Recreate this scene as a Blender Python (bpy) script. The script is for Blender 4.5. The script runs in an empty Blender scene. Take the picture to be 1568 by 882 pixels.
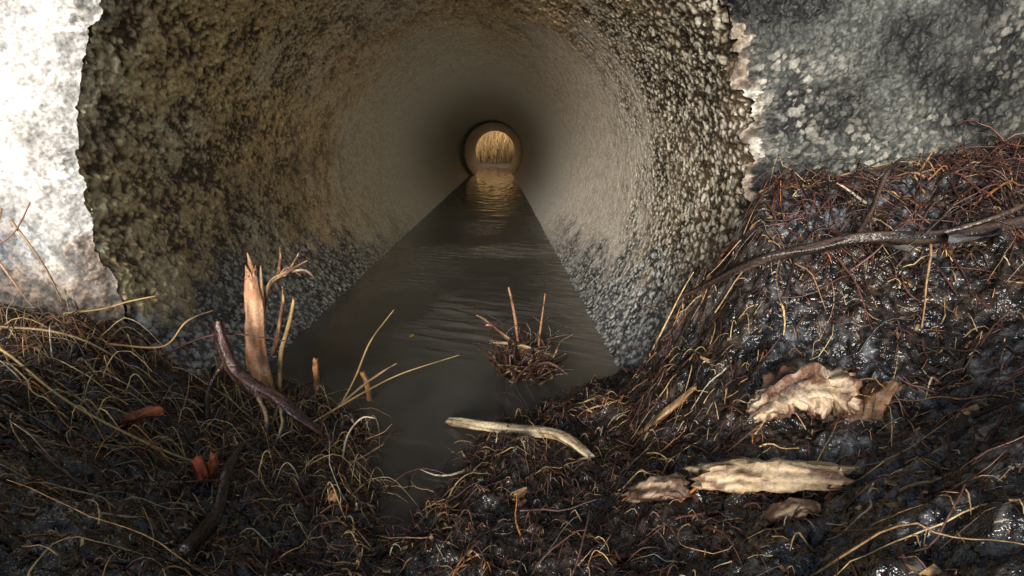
import bpy, math, numpy as np
from mathutils import Vector
rng=np.random.default_rng(7)
R=0.6; L=14.6; W=-0.42
sc=bpy.context.scene
_T=rng.random((256,256)); _J=rng.random((256,256,4))
def vn(x,y):
    xi=np.floor(x).astype(int); yi=np.floor(y).astype(int)
    fx=x-xi; fy=y-yi; fx=fx*fx*(3-2*fx); fy=fy*fy*(3-2*fy)
    a=_T[xi%256,yi%256];b=_T[(xi+1)%256,yi%256];c=_T[xi%256,(yi+1)%256];d=_T[(xi+1)%256,(yi+1)%256]
    return (a*(1-fx)+b*fx)*(1-fy)+(c*(1-fx)+d*fx)*fy-0.5
def fbm(x,y,o=4,g=.5):
    s=0;a=1
    for i in range(o):
        s=s+a*vn(x*2**i+17.3*i,y*2**i+9.1*i); a*=g
    return s
def vor(x,y):
    xi=np.floor(x).astype(int); yi=np.floor(y).astype(int)
    best=np.full(x.shape,9.);c1=np.zeros(x.shape);c2=np.zeros(x.shape)
    for i in(-1,0,1):
        for j in(-1,0,1):
            J=_J[(xi+i)%256,(yi+j)%256]
            d=np.hypot(xi+i+J[...,0]-x,yi+j+J[...,1]-y); k=d<best
            best=np.where(k,d,best);c1=np.where(k,J[...,2],c1);c2=np.where(k,J[...,3],c2)
    return best,c1,c2
def sm(v,a,b):
    t=np.clip((v-a)/(b-a),0,1); return t*t*(3-2*t)
def mx(f,a,b):
    f=np.asarray(f)[...,None]; return np.asarray(a)*(1-f)+np.asarray(b)*f
def peb(x,y,scale,size,x0=0):
    wx=fbm(x*90+x0,y*90,3)*.006;wy=fbm(x*90+31+x0,y*90+7,3)*.006
    d,c1,c2=vor((x+wx)*scale+x0,(y+wy)*scale)
    m=sm(size*c1**1.8-d,-.03,.05); return m,c2
def H(x,y):
    x=np.asarray(x,float);y=np.asarray(y,float)
    hw=np.interp(y,[-.6,-.42,-.36,-.185,-.08,.06,.2,.5],[-.12,0,.05,.10,.13,.29,.5,.85])+fbm(y*14+x*3,x*9,2)*.05
    d=np.abs(x)-hw
    zl=np.interp(d,[-.3,0,.05,.2,.45,1,2.5,60],[-.08,0,.014,.05,.2,.3,.35,.4])
    zA=np.interp(d,[-.3,0,.05,.25,.35,.44,.93,2.5,60],[-.08,0,.015,.05,.22,.42,.51,.6,.6])
    zB=np.interp(d,[-.3,0,.05,.3,.55,.75,1.2,2.5,60],[-.08,0,.02,.05,.13,.27,.45,.6,.6])
    t=sm(y,-.5,-.05)
    z=np.where(x<0,zl,zB*(1-t)+zA*t)
    n=fbm(x*6,y*6,3)*.035+fbm(x*24+5,y*24,3)*.022+np.abs(fbm(x*48,y*48+3,4,.6))*.015
    z=W+z+n*np.clip((d+.12)/.2,.25,1)
    zf=np.where(y<L-2.05,-.9,W+np.interp(np.abs(x),[0,.7,1.6,5,60],[.0,.02,.3,.5,.5])+np.interp(y,[L-2,L,L+5,L+9,100],[-.02,.02,.08,.3,.5])+fbm(x*5,y*4,3)*.03)
    return np.where(y>.6,zf,z)
def mesh(name,V,F,mat=None,col=None,smooth=True,parent=None):
    V=np.asarray(V,np.float32);F=np.asarray(F,np.int32)
    me=bpy.data.meshes.new(name); k=F.shape[1]
    me.vertices.add(len(V)); me.vertices.foreach_set('co',V.ravel())
    me.loops.add(F.size); me.loops.foreach_set('vertex_index',F.ravel())
    me.polygons.add(len(F)); me.polygons.foreach_set('loop_start',np.arange(0,F.size,k,dtype=np.int32))
    me.polygons.foreach_set('use_smooth',np.full(len(F),smooth))
    me.update(calc_edges=True)
    if col is not None:
        a=me.color_attributes.new('Col','FLOAT_COLOR','POINT')
        c=np.ones((len(V),4),np.float32);c[:,:3]=np.clip(col,0.002,.92); a.data.foreach_set('color',c.ravel())
    ob=bpy.data.objects.new(name,me); sc.collection.objects.link(ob)
    if mat: me.materials.append(mat)
    if parent: ob.parent=parent
    return ob
def gridF(n,m,wrap=False):
    i=np.arange(n-1)[:,None]; j=np.arange(m if wrap else m-1)[None,:]; j2=(j+1)%m
    return np.stack([i*m+j,(i+1)*m+j,(i+1)*m+j2,i*m+j2],-1).reshape(-1,4)
def tubes(P,rad,col,k=4):
    S,N,_=P.shape
    T=np.gradient(P,axis=1);T/=np.linalg.norm(T,axis=2,keepdims=True)+1e-9
    ref=np.where(np.abs(T[...,2:3])>.9,np.array([1.,0,0]),np.array([0,0,1.]))
    A=np.cross(T,ref);A/=np.linalg.norm(A,axis=2,keepdims=True)+1e-9
    B=np.cross(A,T); th=np.arange(k)*2*np.pi/k
    V=P[:,:,None,:]+rad[:,:,None,None]*(A[:,:,None,:]*np.cos(th)[:,None]+B[:,:,None,:]*np.sin(th)[:,None])
    F=gridF(N,k,True)[None]+(np.arange(S)*N*k)[:,None,None]
    C=np.broadcast_to(col[:,None,None,:],V.shape)
    return V.reshape(-1,3),F.reshape(-1,4),C.reshape(-1,3)
def join(parts):
    off=0;VV=[];FF=[];CC=[]
    for V,F,C in parts: VV.append(V);FF.append(F+off);CC.append(C);off+=len(V)
    return np.concatenate(VV),np.concatenate(FF),np.concatenate(CC)
def material(name,rough=(.2,.5),rs=20,bs=150,bst=.4,bd=.004,spec=.5,color=None,var=.25):
    m=bpy.data.materials.new(name);m.use_nodes=True;n=m.node_tree.nodes;l=m.node_tree.links;b=n['Principled BSDF']
    tc=n.new('ShaderNodeTexCoord')
    nz=n.new('ShaderNodeTexNoise');nz.inputs['Scale'].default_value=bs;nz.inputs['Detail'].default_value=3;l.new(tc.outputs['Object'],nz.inputs['Vector'])
    if color is None:
        a=n.new('ShaderNodeAttribute');a.attribute_name='Col';src=a.outputs['Color']
    else:
        a=n.new('ShaderNodeRGB');a.outputs[0].default_value=(*color,1);src=a.outputs[0]
    mr=n.new('ShaderNodeMapRange');mr.inputs[1].default_value=.3;mr.inputs[2].default_value=.7;mr.inputs[3].default_value=1-var;mr.inputs[4].default_value=1+var;l.new(nz.outputs[0],mr.inputs[0])
    mm=n.new('ShaderNodeVectorMath');mm.operation='SCALE';l.new(src,mm.inputs[0]);l.new(mr.outputs[0],mm.inputs['Scale']);l.new(mm.outputs[0],b.inputs['Base Color'])
    r=n.new('ShaderNodeMapRange');r.inputs[1].default_value=.3;r.inputs[2].default_value=.7;r.inputs[3].default_value=rough[0];r.inputs[4].default_value=rough[1];l.new(nz.outputs[0],r.inputs[0]);l.new(r.outputs[0],b.inputs['Roughness'])
    bp=n.new('ShaderNodeBump');bp.inputs['Strength'].default_value=bst;bp.inputs['Distance'].default_value=bd;l.new(nz.outputs[0],bp.inputs['Height']);l.new(bp.outputs[0],b.inputs['Normal'])
    b.inputs['Specular IOR Level'].default_value=spec
    return m
def rim_erosion(theta): return .008+fbm((theta+2)*R*22,theta*0,5,.65)*(.010+.016*sm(np.cos(theta),-.2,.5))
# ---------- PIPE ----------
ys=np.concatenate([np.arange(0,.9,.003),.9*np.exp(np.linspace(0,math.log(9.5/.9),380)),np.linspace(9.52,L,20)])
nt=1150; th=np.linspace(-np.pi*.5+.55,np.pi*1.5-.55,nt)
TH,YY=np.meshgrid(th,ys); U=(TH+2)*R
x=np.cos(TH)*R; z=np.sin(TH)*R
big=fbm(U*3,YY*3,3); mid=fbm(U*14,YY*14,4); fine=fbm(U*60,YY*60,4,.65)
d1,c1,c2=vor((U+fbm(U*50,YY*50,2)*.012)*88,(YY+fbm(U*50+9,YY*50,2)*.012)*88)
lump=np.clip(1-d1*1.25,0,1)*(.3+.7*c1)*.9+fine*.6+mid*.45
crr=sm(lump,-.05,.45)
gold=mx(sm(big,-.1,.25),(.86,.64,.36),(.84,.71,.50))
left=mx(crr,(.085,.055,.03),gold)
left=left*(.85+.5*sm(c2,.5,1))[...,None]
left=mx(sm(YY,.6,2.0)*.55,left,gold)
p1,t1=peb(U,YY,84,.72); p2,t2=peb(U,YY,170,.6,40); p3,t3=peb(U,YY,45,.42,80)
p1=np.maximum(p1,p3)
m5=sm(mid,-.3,.3)
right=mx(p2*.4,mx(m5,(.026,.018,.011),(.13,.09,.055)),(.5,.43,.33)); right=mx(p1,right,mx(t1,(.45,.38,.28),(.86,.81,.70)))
low=mx(p2*.45,mx(m5,(.024,.028,.032),(.11,.12,.13)),(.55,.55,.52)); low=mx(p1,low,mx(t1,(.45,.43,.38),(.90,.88,.84)))
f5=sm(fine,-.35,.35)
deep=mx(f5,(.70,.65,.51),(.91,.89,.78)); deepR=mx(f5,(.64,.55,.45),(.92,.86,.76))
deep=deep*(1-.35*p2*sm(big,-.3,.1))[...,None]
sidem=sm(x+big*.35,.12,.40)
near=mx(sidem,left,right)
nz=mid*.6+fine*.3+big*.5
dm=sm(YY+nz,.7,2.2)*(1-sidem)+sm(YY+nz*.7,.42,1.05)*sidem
dcol=mx(sm(x,0,.45),deep,deepR); dcol=mx(sm(YY,2.0,3.5),dcol,mx(f5,(.86,.84,.73),(.92,.92,.86)))  # walls painted paler with depth to make up for weak light inside
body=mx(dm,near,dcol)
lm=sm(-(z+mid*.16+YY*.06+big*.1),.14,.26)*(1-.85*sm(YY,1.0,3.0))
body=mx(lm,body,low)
st=sm(fbm(U*5+3,YY*1.2,3),.1,.4); body=body*(1-.3*st*(1-dm))[...,None]
body=mx(sm(YY,9.45,9.5),body,mx(f5,(.24,.24,.21),(.45,.44,.39)))
hgt=(lump-.3)*.009*(1-.75*sidem)*(1-.85*dm)*(1-.6*lm)+p1*.003*np.maximum(sidem,lm)*(1-.75*dm)+fine*.0025*(1-.7*dm)+mid*.005*(1-.85*dm)
hgt=hgt-np.exp(-YY/.03)*rim_erosion(TH)
far=(YY>9.5)
rr=R-hgt-np.where(far,.04,0)
V=np.stack([rr*np.cos(TH)+np.where(far,.03,0),YY,rr*np.sin(TH)],-1).reshape(-1,3)
PM=material('culvert_concrete',(.18,.5),bs=190,bst=.6,bd=.003,spec=.7,var=.3)
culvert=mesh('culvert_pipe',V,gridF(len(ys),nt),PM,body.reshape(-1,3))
n=culvert.data.polygons[0].normal; c=culvert.data.polygons[0].center
if n.x*c.x+n.z*c.z>0: culvert.data.flip_normals()
thb=np.linspace(np.pi*1.5-.56,np.pi*1.5+.56,12);yb=np.linspace(0,L,12);TB,YB=np.meshgrid(thb,yb)
mesh('invert',np.stack([R*np.cos(TB),YB,R*np.sin(TB)],-1).reshape(-1,3),gridF(12,12),material('invert_silt',color=(.06,.05,.04)),parent=culvert)
# ---------- HEADWALL ----------
tt_=np.linspace(-np.pi/2,np.pi*1.5,4000)
den=np.where((np.cos(tt_)>.35)&(np.sin(tt_)>-.35),3.0,np.where((np.cos(tt_)<-.7)&(np.sin(tt_)<.8),2.0,.5))
cum=np.cumsum(den);cum=(cum-cum[0])/(cum[-1]-cum[0])
ntw=1500; tw=np.interp(np.linspace(0,1,ntw+1)[:-1],cum,tt_)
ss_=np.concatenate([np.arange(0,.60,.0019),.60+np.geomspace(.003,1,40)]); ss_=ss_/ss_[-1]
bx=2.4;bz0=-1.0;bz1=1.25
ct,stt=np.cos(tw),np.sin(tw)
tmax=np.minimum(bx/np.maximum(np.abs(ct),1e-6),np.where(stt>0,bz1/np.maximum(stt,1e-6),bz0/np.minimum(stt,-1e-6)))
er=rim_erosion(tw)-.005
rr0=ss_[:,None]*1.6
rn=np.minimum(R+er[None,:]*np.exp(-rr0/.06)+rr0, tmax[None,:])
rn=np.where(ss_[:,None]>=.999,tmax[None,:],rn)
x=rn*ct; z=rn*stt
big=fbm(x*2.5+8,z*2.5,3);mid=fbm(x*12+8,z*12,4);fine=fbm(x*60+8,z*60,4,.65);gr=fbm(x*130+8,z*130,2,.6)
p1,t1=peb(x+9,z+9,85,.7);p2,t2=peb(x+9,z+9,180,.66,20); p3,t3=peb(x+5,z+9,38,.36,60)
m5=sm(mid,-.3,.3)
xr=x+big*.3+z*.1
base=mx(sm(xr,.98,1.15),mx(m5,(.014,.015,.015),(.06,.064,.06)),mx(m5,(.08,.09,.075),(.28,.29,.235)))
base=base*(1+.8*np.clip(gr,-1,1))[...,None]
spk=sm(fbm(x*5,z*5+4,3)+big*.5,-.1,.35)*.75
base=mx(p2*.45*sm(big+mid*.6,-.3,.5),base,(.36,.36,.33)); base=mx(np.maximum(p1,p3*.9)*spk,base,mx(t1,(.16,.155,.13),(.55,.53,.47)))
base=base*(1-.6*sm(fbm(x*4+2,z*6,3),0,.35)*(1-sm(xr,.98,1.12)))[...,None]
f5=sm(fine,-.4,.4)
dr=rn-R
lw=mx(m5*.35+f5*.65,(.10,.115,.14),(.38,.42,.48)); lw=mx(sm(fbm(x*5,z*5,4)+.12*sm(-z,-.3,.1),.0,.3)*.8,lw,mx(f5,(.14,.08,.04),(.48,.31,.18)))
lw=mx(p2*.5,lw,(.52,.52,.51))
glare_band=sm(.13+.12*sm(z,.1,.5)+big*.12+mid*.12-dr,-.05,.07)*sm(z,-.35,.0)
lw=mx(glare_band*.95,lw,mx(f5,(.58,.57,.56),(.92,.91,.90)))  # left-hand glare painted into the colour, whitest beside the rim
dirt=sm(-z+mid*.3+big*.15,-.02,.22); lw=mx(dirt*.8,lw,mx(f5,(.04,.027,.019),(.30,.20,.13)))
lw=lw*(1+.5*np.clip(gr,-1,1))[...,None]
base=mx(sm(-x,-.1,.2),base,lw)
rimw=.016+.02*fbm(tw*7,tw*0+2,4)[None,:]+fine*.018+mid*.03
rim=mx(f5,(.09,.065,.05),(.42,.35,.28)); rim=mx(sm(mid,.0,.3)*f5,rim,(.78,.76,.71))
base=mx(sm(rimw-dr,-.006,.006)*sm(x,-.45,-.1),base,rim)
Y=-.03+.03*np.clip(1-dr/np.maximum(.045+mid*.04,.02),0,1)**1.2-(p1*.0015+f5*.004+mid*.006+.012*sm(rimw-dr,-.01,.01)*f5)*np.clip(dr/.02,.3,1)
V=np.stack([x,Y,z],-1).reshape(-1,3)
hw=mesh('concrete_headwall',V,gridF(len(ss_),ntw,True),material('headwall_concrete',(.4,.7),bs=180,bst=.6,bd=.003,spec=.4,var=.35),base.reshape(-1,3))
if hw.data.polygons[5000].normal.y>0: hw.data.flip_normals()
# ---------- GROUND ----------
xs=np.concatenate([-1.25-np.geomspace(.01,60,50)[::-1],np.linspace(-1.25,1.25,800),1.25+np.geomspace(.01,60,50)])
yv=np.concatenate([-.9-np.geomspace(.01,60,60)[::-1],np.linspace(-.9,.6,480),np.array([.62,5,L-2.1]),np.linspace(L-2,L+2,24),L+2+np.geomspace(.1,80,40)])
X,Yg=np.meshgrid(xs,yv,indexing='ij'); Z=H(X,Yg)
b=fbm(X*90,Yg*90,3,.6); g=fbm(X*7,Yg*7,3)
col=mx(sm(b,-.2,.45),(.010,.008,.007),(.07,.050,.036)); col=mx(sm(X,.35,.7)*sm(g,-.2,.15)*.85,col,mx(sm(b,-.05,.4),(.015,.017,.02),(.24,.27,.31)))
col=mx(sm(-Yg,1.2,1.8),col,(.50,.44,.32))  # unseen ground behind the camera, made pale to bounce fill into the pipe
col=mx(sm(Yg,2,3),col,(.16,.12,.07))
ground=mesh('ground',np.stack([X,Yg,Z],-1).reshape(-1,3),gridF(len(xs),len(yv)),material('wet_mud',(.04,.34),bs=110,bst=.8,bd=.010,spec=1.0,var=.5),col.reshape(-1,3))
if ground.data.polygons[0].normal.z<0: ground.data.flip_normals()
# ---------- WATER ----------
wx=np.linspace(-.75,.75,300); wy=np.concatenate([np.linspace(-.6,1.6,420),1.6*np.exp(np.linspace(.003,math.log((L+2)/1.6),300))])
X,Yw=np.meshgrid(wx,wy,indexing='ij')
calm=np.maximum(sm(fbm(X*4,Yw*3,2)+X*.9,-.25,.3)*sm(Yw,.1,.5),sm(Yw,2,5))
rp=fbm(X*11+Yw*5,Yw*34+X*12,3)*.0065*calm+fbm(X*9,Yw*9,2)*.0010
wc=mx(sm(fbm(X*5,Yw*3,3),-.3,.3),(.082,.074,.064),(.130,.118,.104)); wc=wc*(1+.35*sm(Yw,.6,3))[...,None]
wat=mesh('water',np.stack([X,Yw,W+rp],-1).reshape(-1,3),gridF(300,len(wy)),material('murky_water',(.07,.13),bs=30,bst=.06,bd=.004,spec=.5,var=.05),wc.reshape(-1,3))
if wat.data.polygons[0].normal.z<0: wat.data.flip_normals()
# ---------- debris ----------
FIB=material('root_fibre',(.22,.5),bs=180,bst=.5,bd=.002,var=.5)
pal=np.array([(.64,.44,.20),(.48,.29,.14),(.15,.065,.048),(.08,.038,.03),(.03,.02,.016),(.56,.21,.07),(.68,.56,.40)])
def strands(n,sampler,lmin,lmax,rmin,rmax,probs,N=8,lift=.012,curl=.5,k=4,up=.12):
    x,y=sampler(n); h=H(x,y); keep=h>W-.004; x,y=x[keep],y[keep]; n=len(x)
    ln=rng.uniform(lmin,lmax,n)*rng.random(n)**.6; a=rng.uniform(0,2*np.pi,n)
    da=np.cumsum(rng.normal(0,curl,(n,N))*.6+rng.normal(0,.12,(n,1)),1)
    ang=a[:,None]+da; st=(ln/N)[:,None]
    px=x[:,None]+np.cumsum(np.cos(ang)*st,1); py=y[:,None]+np.cumsum(np.sin(ang)*st,1)
    u=np.linspace(0,1,N)[None]
    arch=rng.random(n)[:,None]**2*lift*np.sin(u*np.pi)+(rng.random(n)[:,None]<up)*rng.random(n)[:,None]*ln[:,None]*.7*u
    hz=np.maximum(H(px,py),W)
    hz2=np.pad(hz,((0,0),(1,1)),'edge'); hz=hz2[:,:-2]*.25+hz2[:,1:-1]*.5+hz2[:,2:]*.25
    out=(px**2+hz**2>.55**2); py=np.where(out,np.minimum(py,-.045),py)
    pz=hz+arch+.001+np.cumsum(rng.normal(0,.0012,(n,N)),1)
    r=rng.uniform(rmin,rmax,n)[:,None]*(1-.65*u)
    col=pal[rng.choice(len(pal),n,p=probs)]*rng.uniform(.5,1.2,(n,1))
    return tubes(np.stack([px,py,pz],-1),r,col,k)
def samp(n):
    x=rng.uniform(-1.1,1.1,n); y=-.03-rng.random(n)*.62; k=(np.abs(x)<.55)&(rng.random(n)<.35); y=np.where(k,rng.uniform(-.1,.18,n),y); return x,y
def bank(n): return rng.uniform(.58,1.25,n),-.04-rng.random(n)**1.6*.2
def leftm(n): return rng.uniform(-.68,-.03,n),rng.uniform(-.34,0.08,n)
def leftf(n): return rng.uniform(-.9,.1,n),rng.uniform(-.55,-.04,n)
def centre(n): return rng.uniform(-.15,.5,n),rng.uniform(-.5,-.05,n)
parts=[strands(11000,samp,.012,.055,.0004,.0011,[.09,.10,.26,.28,.23,.01,.03],N=5,curl=.35),
       strands(420,samp,.08,.2,.0005,.0013,[.18,.15,.32,.2,.08,.03,.04],N=14,lift=.03,curl=.22),
       strands(1000,samp,.04,.13,.001,.0026,[.03,.09,.34,.31,.19,.02,.02],N=7,lift=.015,curl=.12,up=.2),
       strands(750,bank,.05,.18,.0008,.0026,[.01,.06,.33,.34,.22,.03,.01],N=8,lift=.03,curl=.1),
       strands(900,leftm,.04,.15,.0005,.0015,[.32,.2,.18,.1,.03,.09,.08],N=10,lift=.05,curl=.22,up=.22),
       strands(700,centre,.02,.09,.0006,.0018,[.08,.14,.34,.26,.12,.03,.03],N=7,lift=.02,curl=.2,up=.2),
       strands(1500,leftf,.03,.12,.0004,.0014,[.20,.17,.28,.2,.06,.03,.06],N=9,lift=.02,curl=.22,up=.08)]
n=5500; fx,fy=samp(n); h=H(fx,fy); k=h>W-.002; fx,fy,h=fx[k],fy[k],h[k]; n=len(fx)
a=rng.uniform(0,6.28,n); ln=rng.uniform(.002,.008,n); wd=ln*rng.uniform(.2,.6,n); tl=rng.normal(0,.4,(n,2))
c_,s_=np.cos(a),np.sin(a); Q=[]
for i,j in((-1,-.7),(1,-1),(.8,1),(-1,.6)):
    Q.append(np.stack([fx+c_*ln*i-s_*wd*j,fy+s_*ln*i+c_*wd*j,h+.002+ln*i*tl[:,0]+wd*j*tl[:,1]],-1))
V=np.stack(Q,1).reshape(-1,3); F=np.arange(n*4).reshape(-1,4)
C=np.repeat(pal[rng.choice(7,n,p=[.05,.10,.27,.30,.25,.01,.02])]*rng.uniform(.5,1.2,(n,1)),4,0)
parts.append((V,F,C))
V,F,C=join(parts); mesh('root_debris',V,F,FIB,C)
# ---------- wooden pieces ----------
WOOD=material('weathered_wood',(.35,.65),bs=220,bst=.6,bd=.003,var=.25)
WETWOOD=material('wet_bark',(.15,.45),bs=200,bst=.7,bd=.003,var=.35,spec=.7)
def spline(pts,n):
    p=np.array(pts,float); t=np.linspace(0,len(p)-1,n); i=np.clip(t.astype(int),0,len(p)-2); f=(t-i)[:,None]
    P0=p[np.clip(i-1,0,None)];P1=p[i];P2=p[i+1];P3=p[np.clip(i+2,None,len(p)-1)]
    return .5*(2*P1+(P2-P0)*f+(2*P0-5*P1+4*P2-P3)*f**2+(3*P1-P0-3*P2+P3)*f**3)
def limb(pts,radii,c_pale,c_bark,bark=.5,rough=.18,jag=.0,n=46,k=18,flat=1.0,seed=0,grain=14):
    P=spline(pts,n); rd=np.interp(np.linspace(0,1,n),np.linspace(0,1,len(radii)),radii)
    T=np.gradient(P,axis=0);T/=np.linalg.norm(T,axis=1,keepdims=True)
    ref=np.array([0,0,1.]) if abs(T[:,2].mean())<.8 else np.array([0,1.,0])
    A=np.cross(T,ref);A/=np.linalg.norm(A,axis=1,keepdims=True);B=np.cross(A,T)
    a=np.arange(k)*2*np.pi/k; aa,tt=np.meshgrid(a,np.linspace(0,1,n))
    ca,sa=np.cos(aa),np.sin(aa)
    n1=fbm(ca*1.7+seed*3.1+5,sa*1.7+tt*grain*.5,3); n2=fbm(ca*5+seed*1.7,sa*5+tt*2.5,3)
    r=rd[:,None]*(1+rough*2*n1+rough*1.6*n2)
    V=P[:,None]+r[...,None]*(A[:,None]*ca[...,None]+B[:,None]*sa[...,None]*flat)
    if jag:
        e=fbm(ca*3+seed,sa*3+seed,3)[0]*jag*2
        for q,w_ in((0,1),(1,.6),(n-1,1),(n-2,.6)):
            sg=-1 if q<2 else 1
            V[q]+=T[q]*(e*w_*sg)[:,None]
    cb=sm(n1*1.2+fbm(ca*2+9+seed,sa*2+tt*4,3),.25-bark,.45-bark)
    C=mx(cb,np.array(c_pale),np.array(c_bark))*(.65+.7*sm(n2,-.3,.3))[...,None]
    cr=sm(np.abs(fbm(ca*4+seed,sa*4+tt*1.2,3)),.0,.09); C=C*(.35+.65*cr)[...,None]
    V=V.reshape(-1,3);C=C.reshape(-1,3)
    F=gridF(n,k,True)
    V=np.concatenate([V,[P[0]+T[0]*rd[0]*.15,P[-1]-T[-1]*rd[-1]*.15]]);C=np.concatenate([C,[np.array(c_pale)*.8]*2]);i0=n*k
    j=np.arange(k);j2=(j+1)%k
    caps=np.concatenate([np.stack([j,j2,np.full(k,i0),np.full(k,i0)],-1),np.stack([(n-1)*k+j2,(n-1)*k+j,np.full(k,i0+1),np.full(k,i0+1)],-1)])
    return V,F,C,caps
def obj(name,limbs,mat=None):
    VV=[];FF=[];CC=[];off=0;T3=[]
    for V,F,C,cp in limbs:
        VV.append(V);FF.append(F+off);CC.append(C);T3.append(cp[:,:3]+off);off+=len(V)
    V=np.concatenate(VV);F=np.concatenate(FF);C=np.concatenate(CC);T=np.concatenate(T3)
    me=bpy.data.meshes.new(name); me.from_pydata(V.tolist(),[],F.tolist()+T.tolist()); 
    me.polygons.foreach_set('use_smooth',np.ones(len(me.polygons),bool)); me.update()
    a=me.color_attributes.new('Col','FLOAT_COLOR','POINT');c=np.ones((len(V),4),np.float32);c[:,:3]=np.clip(C,.003,.9);a.data.foreach_set('color',c.ravel())
    ob=bpy.data.objects.new(name,me);sc.collection.objects.link(ob);me.materials.append(mat or WOOD);return ob
PALE=(.60,.47,.32);TAN=(.46,.31,.16);ORG=(.62,.26,.09);BARK=(.06,.03,.02);DBARK=(.028,.018,.015);YEL=(.64,.43,.17);RED=(.15,.06,.04)
def hz(x,y,o=0): return (x,y,float(max(H(x,y),W))+o)
lz=lambda x,y,o:(x,y,float(H(x,y))+o)
obj('split_stake',[limb([(-.325,-.01,-.42),(-.327,-.02,-.30),(-.318,-.025,-.2),(-.312,-.03,-.13)],[.018,.020,.018,.010],(.82,.45,.27),(.50,.2,.09),bark=.12,rough=.2,jag=.024,flat=.6),
  limb([(-.318,-.02,-.18),(-.315,-.02,-.13),(-.318,-.02,-.095)],[.008,.006,.001],ORG,TAN,n=14,k=8),
  limb([(-.305,-.02,-.2),(-.300,-.02,-.15),(-.297,-.02,-.12)],[.006,.004,.001],PALE,TAN,n=14,k=8),
  limb([(-.32,-.01,-.24),(-.29,-.01,-.16),(-.255,-.02,-.135),(-.21,-.02,-.11)],[.006,.005,.004,.001],TAN,RED,n=24,k=8),
  limb([(-.27,-.01,-.145),(-.25,-.015,-.125),(-.225,-.02,-.14)],[.004,.003,.001],TAN,RED,n=14,k=6),
  limb([(-.275,-.01,-.15),(-.262,-.015,-.11),(-.258,-.02,-.085)],[.004,.003,.001],TAN,RED,n=14,k=6),
  limb([(-.24,-.02,-.13),(-.215,-.02,-.13),(-.2,-.02,-.145)],[.003,.003,.001],PALE,RED,n=14,k=6),
  limb([(-.255,-.02,-.14),(-.23,-.02,-.105),(-.225,-.02,-.095)],[.003,.002,.001],PALE,RED,n=14,k=6),
  limb([(-.30,-.01,-.30),(-.27,-.01,-.2),(-.262,-.02,-.16)],[.005,.004,.001],YEL,RED,n=14,k=6)])
obj('yellow_shoot',[limb([(-.30,0,-.38),(-.285,-.01,-.30),(-.262,-.015,-.24),(-.243,-.02,-.185)],[.004,.0045,.004,.003],YEL,TAN,bark=.1,n=20,k=8,jag=.004)])
obj('gnarled_root',[limb([(-.345,-.10,-.20),(-.338,-.11,-.24),(-.318,-.12,-.285),(-.28,-.14,-.305),(-.235,-.15,-.325),(-.20,-.165,-.35),(-.165,-.16,-.385)],[.007,.009,.011,.012,.011,.009,.006],(.14,.07,.055),(.05,.028,.024),bark=.45,rough=.26,n=110),
  limb([(-.28,-.14,-.31),(-.25,-.17,-.34),(-.24,-.20,-.375)],[.006,.005,.003],TAN,BARK,n=20,k=8),
  limb([(-.235,-.15,-.33),(-.215,-.19,-.35),(-.225,-.22,-.38)],[.005,.004,.002],TAN,BARK,n=20,k=8),
  limb([(-.33,-.11,-.26),(-.36,-.13,-.31),(-.35,-.17,-.35)],[.006,.005,.003],RED,BARK,n=20,k=8)],WETWOOD)
obj('bare_wood_stick',[limb([hz(.045,-.075,.008),(.10,-.115,-.398),(.16,-.15,-.388),(.225,-.185,-.375),(.255,-.215,-.372),(.285,-.255,-.378)],[.007,.009,.0095,.010,.009,.006],(.72,.56,.36),(.30,.17,.08),bark=.1,rough=.22,n=70,jag=.008)])
cl=[]
for i in range(90):
    a=rng.uniform(0,6.28);r0=rng.uniform(0,.05);x0=.20+r0*math.cos(a)*1.3;y0=.15+r0*math.sin(a)
    dx,dy=rng.normal(0,.045,2);h_=rng.uniform(.02,.13)
    cc=[RED,BARK,TAN,DBARK,BARK][i%5]
    cl.append(limb([(x0,y0,-.43),(x0+dx*.4+rng.normal(0,.015),y0+dy*.4,-.42+h_*.4),(x0+dx*.6+rng.normal(0,.015),y0+dy*.7,-.42+h_*.8),(x0+dx,y0+dy,-.42+h_)],[.0045,.0035,.0022,.0008],cc,BARK,n=16,k=6,seed=i))
cl.append(limb([(.19,.15,-.42),(.18,.15,-.3),(.163,.155,-.21)],[.004,.004,.0025],(.5,.24,.12),BARK,bark=.15,n=16,k=8))
cl.append(limb([(.225,.15,-.42),(.235,.15,-.31),(.245,.155,-.225)],[.0035,.003,.0012],(.5,.22,.09),BARK,bark=.15,n=16,k=8))
cl.append(limb([(.2,.15,-.36),(.115,.14,-.285),(.09,.14,-.27)],[.004,.003,.0012],TAN,RED,n=16,k=8))
cl.append(limb([(.2,.15,-.38),(.14,.16,-.31),(.11,.16,-.30)],[.008,.006,.002],TAN,RED,n=16,k=8))
cl.append(limb([(.2,.13,-.40),(.25,.10,-.37),(.29,.07,-.385)],[.006,.005,.002],RED,BARK,n=16,k=8))
cl.append(limb([(.12,.13,-.33),(.19,.13,-.34),(.26,.12,-.36)],[.005,.005,.003],TAN,BARK,n=16,k=8))
obj('root_clump',cl,WETWOOD)
cx,cy=.545,-.365; cz=float(H(cx,cy))
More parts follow.
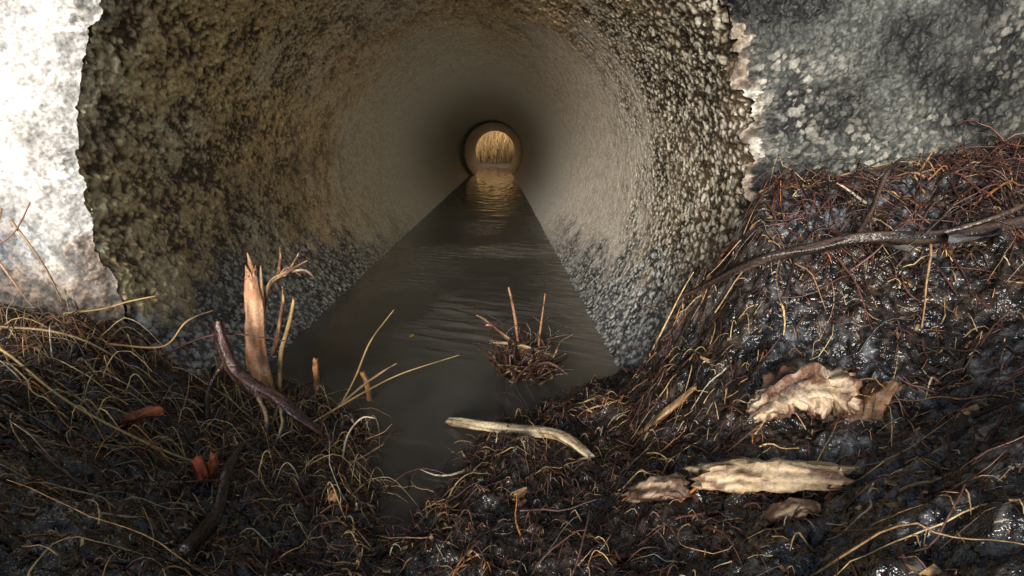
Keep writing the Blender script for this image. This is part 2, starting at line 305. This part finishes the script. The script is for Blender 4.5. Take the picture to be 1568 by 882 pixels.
obj('rotten_wood_chunk',[limb([(cx-.07,cy+.005,cz-.01),(cx-.045,cy,cz+.02),(cx-.01,cy-.005,cz+.04),(cx+.02,cy-.01,cz+.03),(cx+.04,cy-.015,cz+.01)],[.014,.026,.036,.032,.014],(.58,.44,.31),(.16,.08,.05),bark=.28,rough=.44,n=100,k=48,flat=.8,jag=.014,seed=3,grain=30),
  limb([(cx+.03,cy-.015,cz-.01),(cx+.06,cy-.02,cz+.02),(cx+.085,cy-.025,cz+.05)],[.018,.024,.010],(.40,.22,.11),(.12,.06,.035),bark=.35,rough=.35,n=34,k=22,flat=.5,jag=.014,seed=9)])
obj('broken_log',[limb([lz(.385,-.42,.012),lz(.43,-.435,.018),lz(.475,-.455,.016),lz(.525,-.475,.012)],[.014,.018,.018,.015],(.60,.44,.27),(.16,.08,.045),bark=.32,rough=.26,n=70,k=28,jag=.018,seed=5)])
obj('broken_log',[limb([lz(.31,-.395,.008),lz(.34,-.41,.012),lz(.372,-.42,.008)],[.010,.016,.013],(.48,.34,.23),(.15,.08,.05),bark=.30,rough=.34,n=40,k=24,jag=.014,seed=6,flat=.8)])
obj('bark_chunk',[limb([lz(.435,-.49,.004),lz(.46,-.495,.008),lz(.485,-.50,.004)],[.007,.012,.007],(.44,.30,.18),(.14,.07,.04),bark=.3,rough=.3,n=30,k=18,jag=.01,seed=8,flat=.7)])
obj('wood_splinter',[limb([lz(.365,-.235,.008),lz(.40,-.243,.010),lz(.44,-.25,.010)],[.004,.008,.005],(.5,.32,.16),(.2,.09,.045),bark=.25,rough=.25,n=30,k=14,jag=.01,seed=11,flat=.6)])
obj('fallen_branch',[limb([(.45,-.06,-.18),(.488,-.10,-.150),(.544,-.185,-.08),(.61,-.215,-.055),(.665,-.235,-.036),(.76,-.25,-.032),(.88,-.255,-.012),(1.05,-.24,.02)],[.003,.005,.0080,.008,.0085,.009,.009,.009],(.10,.065,.05),(.025,.017,.015),bark=.35,rough=.28,n=140,k=14,seed=2),
  limb([(.66,-.235,-.04),(.70,-.2,.0),(.735,-.17,.05),(.77,-.15,.075)],[.005,.004,.004,.002],(.10,.06,.04),DBARK,n=30,k=8),
  limb([(.76,-.25,-.03),(.83,-.27,.0),(.93,-.27,.05)],[.005,.004,.002],(.10,.06,.04),DBARK,n=30,k=8)],WETWOOD)
obj('curved_root',[limb([(.47,-.09,-.175),(.50,-.12,-.165),(.525,-.15,-.20),(.525,-.17,-.26),(.51,-.18,-.30)],[.003,.0045,.005,.005,.004],(.12,.06,.04),DBARK,n=40,k=8),
  limb([(.44,-.05,-.20),(.40,-.03,-.19)],[.003,.001],RED,DBARK,n=10,k=6)],WETWOOD)
obj('curved_root',[limb([(.53,-.2,-.14),(.56,-.2,-.19),(.545,-.22,-.235)],[.003,.0035,.002],(.16,.06,.04),DBARK,n=24,k=8)],WETWOOD)
obj('dark_stick',[limb([hz(-.245,-.27,.025),hz(-.23,-.34,.025),hz(-.205,-.42,.025),hz(-.18,-.52,.03)],[.005,.008,.008,.008],(.045,.028,.022),(.02,.013,.012),bark=.4,n=60,k=14,rough=.25)],WETWOOD)
obj('red_root_fragment',[limb([hz(-.275,-.33,.0),hz(-.27,-.335,.03),hz(-.262,-.34,.012)],[.006,.008,.006],(.62,.14,.06),(.35,.08,.04),bark=.1,n=20,k=12,jag=.006),
  limb([hz(-.262,-.325,.01),hz(-.255,-.325,.035),hz(-.25,-.33,.045)],[.006,.007,.004],(.6,.18,.08),(.3,.07,.04),bark=.1,n=16,k=12,jag=.005)])
obj('orange_stub',[limb([(-.13,.03,-.43),(-.132,.025,-.38),(-.138,.02,-.352)],[.005,.006,.005],(.7,.33,.14),ORG,bark=.1,n=16,k=12,jag=.005)])
obj('orange_stub',[limb([(-.225,.0,-.38),(-.222,-.005,-.33),(-.218,-.01,-.31)],[.006,.006,.005],(.7,.33,.14),ORG,bark=.1,n=16,k=12,jag=.004)])
obj('orange_stub',[limb([hz(-.098,-.315,.01),hz(-.09,-.335,.012)],[.005,.006],(.7,.36,.18),ORG,bark=.1,n=12,k=12,jag=.004)])
pr=[]
def thin(pts,r,c): pr.append(limb(pts,[r,r,r*.9,r*.4],c,BARK,bark=-.2,rough=.08,n=30,k=6,seed=len(pr)))
thin([(-.17,-.1,-.40),(-.15,0,-.36),(-.12,.03,-.29),(-.068,.03,-.222)],.0020,YEL)
thin([(-.20,-.12,-.39),(-.12,-.03,-.37),(-.05,0,-.345),(.062,0,-.308)],.0018,YEL)
thin([(-.19,-.1,-.40),(-.13,-.04,-.36),(-.09,-.02,-.335),(-.06,-.01,-.32)],.0024,TAN)
thin([(-.12,-.2,-.41),(-.11,-.19,-.37),(-.085,-.19,-.34),(-.06,-.2,-.335)],.0018,PALE)
thin([hz(-.60,-.25,.03),hz(-.52,-.3,.03),hz(-.42,-.33,.03),hz(-.30,-.32,.02),hz(-.24,-.3,.012)],.0018,(.62,.44,.18))
thin([(-.80,-.10,-.10),(-.72,-.16,-.17),(-.68,-.2,-.22),(-.72,-.25,-.25)],.0022,TAN)
thin([hz(-.72,-.2,.02),hz(-.6,-.22,.04),hz(-.50,-.2,.03),hz(-.40,-.17,.02)],.002,TAN)
thin([(-.70,-.05,-.03),(-.67,-.06,-.07),(-.64,-.07,-.12),(-.62,-.08,-.17)],.0022,TAN)
thin([(-.71,-.05,-.01),(-.73,-.06,-.08),(-.70,-.07,-.14),(-.66,-.09,-.18)],.0018,(.5,.3,.2))
thin([(-.66,-.05,.0),(-.69,-.06,-.05),(-.74,-.07,-.09),(-.78,-.09,-.16)],.0013,(.4,.2,.12))
thin([(-.62,-.08,-.19),(-.56,-.07,-.185),(-.52,-.06,-.175),(-.47,-.06,-.165)],.002,YEL)
thin([hz(-.45,-.1,.02),(-.40,-.09,-.24),(-.34,-.08,-.23),(-.24,-.07,-.25)],.0022,RED)
thin([hz(-.50,-.15,.02),(-.42,-.14,-.23),(-.38,-.13,-.19),(-.35,-.1,-.18)],.0018,(.5,.3,.12))
thin([(.52,-.2,-.17),(.525,-.2,-.24),(.52,-.21,-.29),(.515,-.22,-.32)],.0022,RED)
obj('pale_root_tendrils',pr)
def leaf(name,cx,cy,z0,size,ang,color,curl=.3):
    u,v=np.meshgrid(np.linspace(-1,1,17),np.linspace(-1,1,9),indexing='ij')
    w_=.5*(1-np.abs(u)**1.8)*(1+.12*np.sin(u*9)); px=u*size; py=v*w_*size
    pz=size*curl*(v*v*.5+np.sin(u*2.2)*.25)+fbm(u*3+cx,v*3+cy,2)*size*.12
    c_,s_=math.cos(ang),math.sin(ang)
    V=np.stack([cx+px*c_-py*s_,cy+px*s_+py*c_,z0+pz],-1).reshape(-1,3)
    C=np.array(color)*(1+.5*fbm(u*4,v*4,3)-.3*(np.abs(v)<.1))[...,None]
    mesh(name,V,gridF(17,9),WOOD,C.reshape(-1,3))
leaf('fallen_leaf',-.375,-.285,float(H(-.375,-.285))+.018,.035,.1,(.30,.10,.035),.6)
leaf('fallen_leaf',.80,-.27,float(H(.8,-.27))+.02,.05,.3,(.14,.135,.14),.4)
leaf('fallen_leaf',.70,-.24,float(H(.7,-.24))+.02,.03,2.3,(.10,.09,.085),.5)
leaf('fallen_leaf',-.103,.408,W+.003,.012,1.3,(.6,.36,.06),.2)
leaf('fallen_leaf',.17,-.34,float(H(.17,-.34))+.01,.015,.8,(.35,.2,.1),.4)
# ---------- far reeds ----------
n=3200; bx_=rng.uniform(-3,3,n); by=rng.uniform(L+2,L+8,n); hgt=rng.uniform(.8,2.3,n)*np.interp(by,[L,L+5],[.5,1])
u=np.linspace(0,1,5)[None]; lx=rng.normal(0,.5,n)[:,None]*u**1.6; ly=rng.normal(0,.3,n)[:,None]*u**1.6
P=np.stack([bx_[:,None]+lx,by[:,None]+ly,H(bx_,by)[:,None]+hgt[:,None]*u],-1)
V,F,C=tubes(P,np.full((n,1),.013)*(1-.8*u),np.array([(.88,.54,.22)])*rng.uniform(.3,1.1,(n,1)),3)
mesh('dry_reed_grass',V,F,FIB,C)
# ---------- embankment ----------
X,Yg=np.meshgrid(np.linspace(-30,30,120),np.linspace(0,L-.02,60),indexing='ij')
Z=np.interp(Yg,[0,.3,4,L-.02],[1.22,1.3,1.2,.62])+fbm(X*1.5,Yg*1.5)*.05*(Yg>.1)
mesh('embankment',np.stack([X,Yg,Z],-1).reshape(-1,3),gridF(120,60),material('embankment_grass',(.7,.9),bs=12,bst=.8,bd=.05,color=(.07,.075,.03),var=.5))
# ---------- light ----------
w=bpy.data.worlds.new('World'); sc.world=w; w.use_nodes=True; nt_=w.node_tree
sky=nt_.nodes.new('ShaderNodeTexSky'); sky.sky_type='NISHITA'; sky.sun_disc=False
EL=8; AZ=13
sky.sun_elevation=math.radians(EL); sky.sun_rotation=math.radians(180+AZ)
nt_.links.new(sky.outputs[0],nt_.nodes['Background'].inputs[0]); nt_.nodes['Background'].inputs[1].default_value=.15
sl=bpy.data.lights.new('sun','SUN'); sl.energy=5; sl.angle=math.radians(26); sl.color=(1,.98,.94)
so=bpy.data.objects.new('sun',sl); sc.collection.objects.link(so)
d=Vector((math.sin(math.radians(AZ))*math.cos(math.radians(EL)),math.cos(math.radians(AZ))*math.cos(math.radians(EL)),-math.sin(math.radians(EL))))
so.rotation_euler=d.to_track_quat('-Z','Y').to_euler()
sc.view_settings.view_transform='Standard'; sc.view_settings.look='None'; sc.view_settings.exposure=0
# ---------- camera ----------
cd=bpy.data.cameras.new('camera'); cd.sensor_width=36; cd.lens=18.37; cd.clip_start=.01; cd.clip_end=300
co=bpy.data.objects.new('camera',cd); sc.collection.objects.link(co)
co.location=(.144,-.972,.09); co.rotation_euler=(math.radians(75),0,math.radians(-1.36)); sc.camera=co
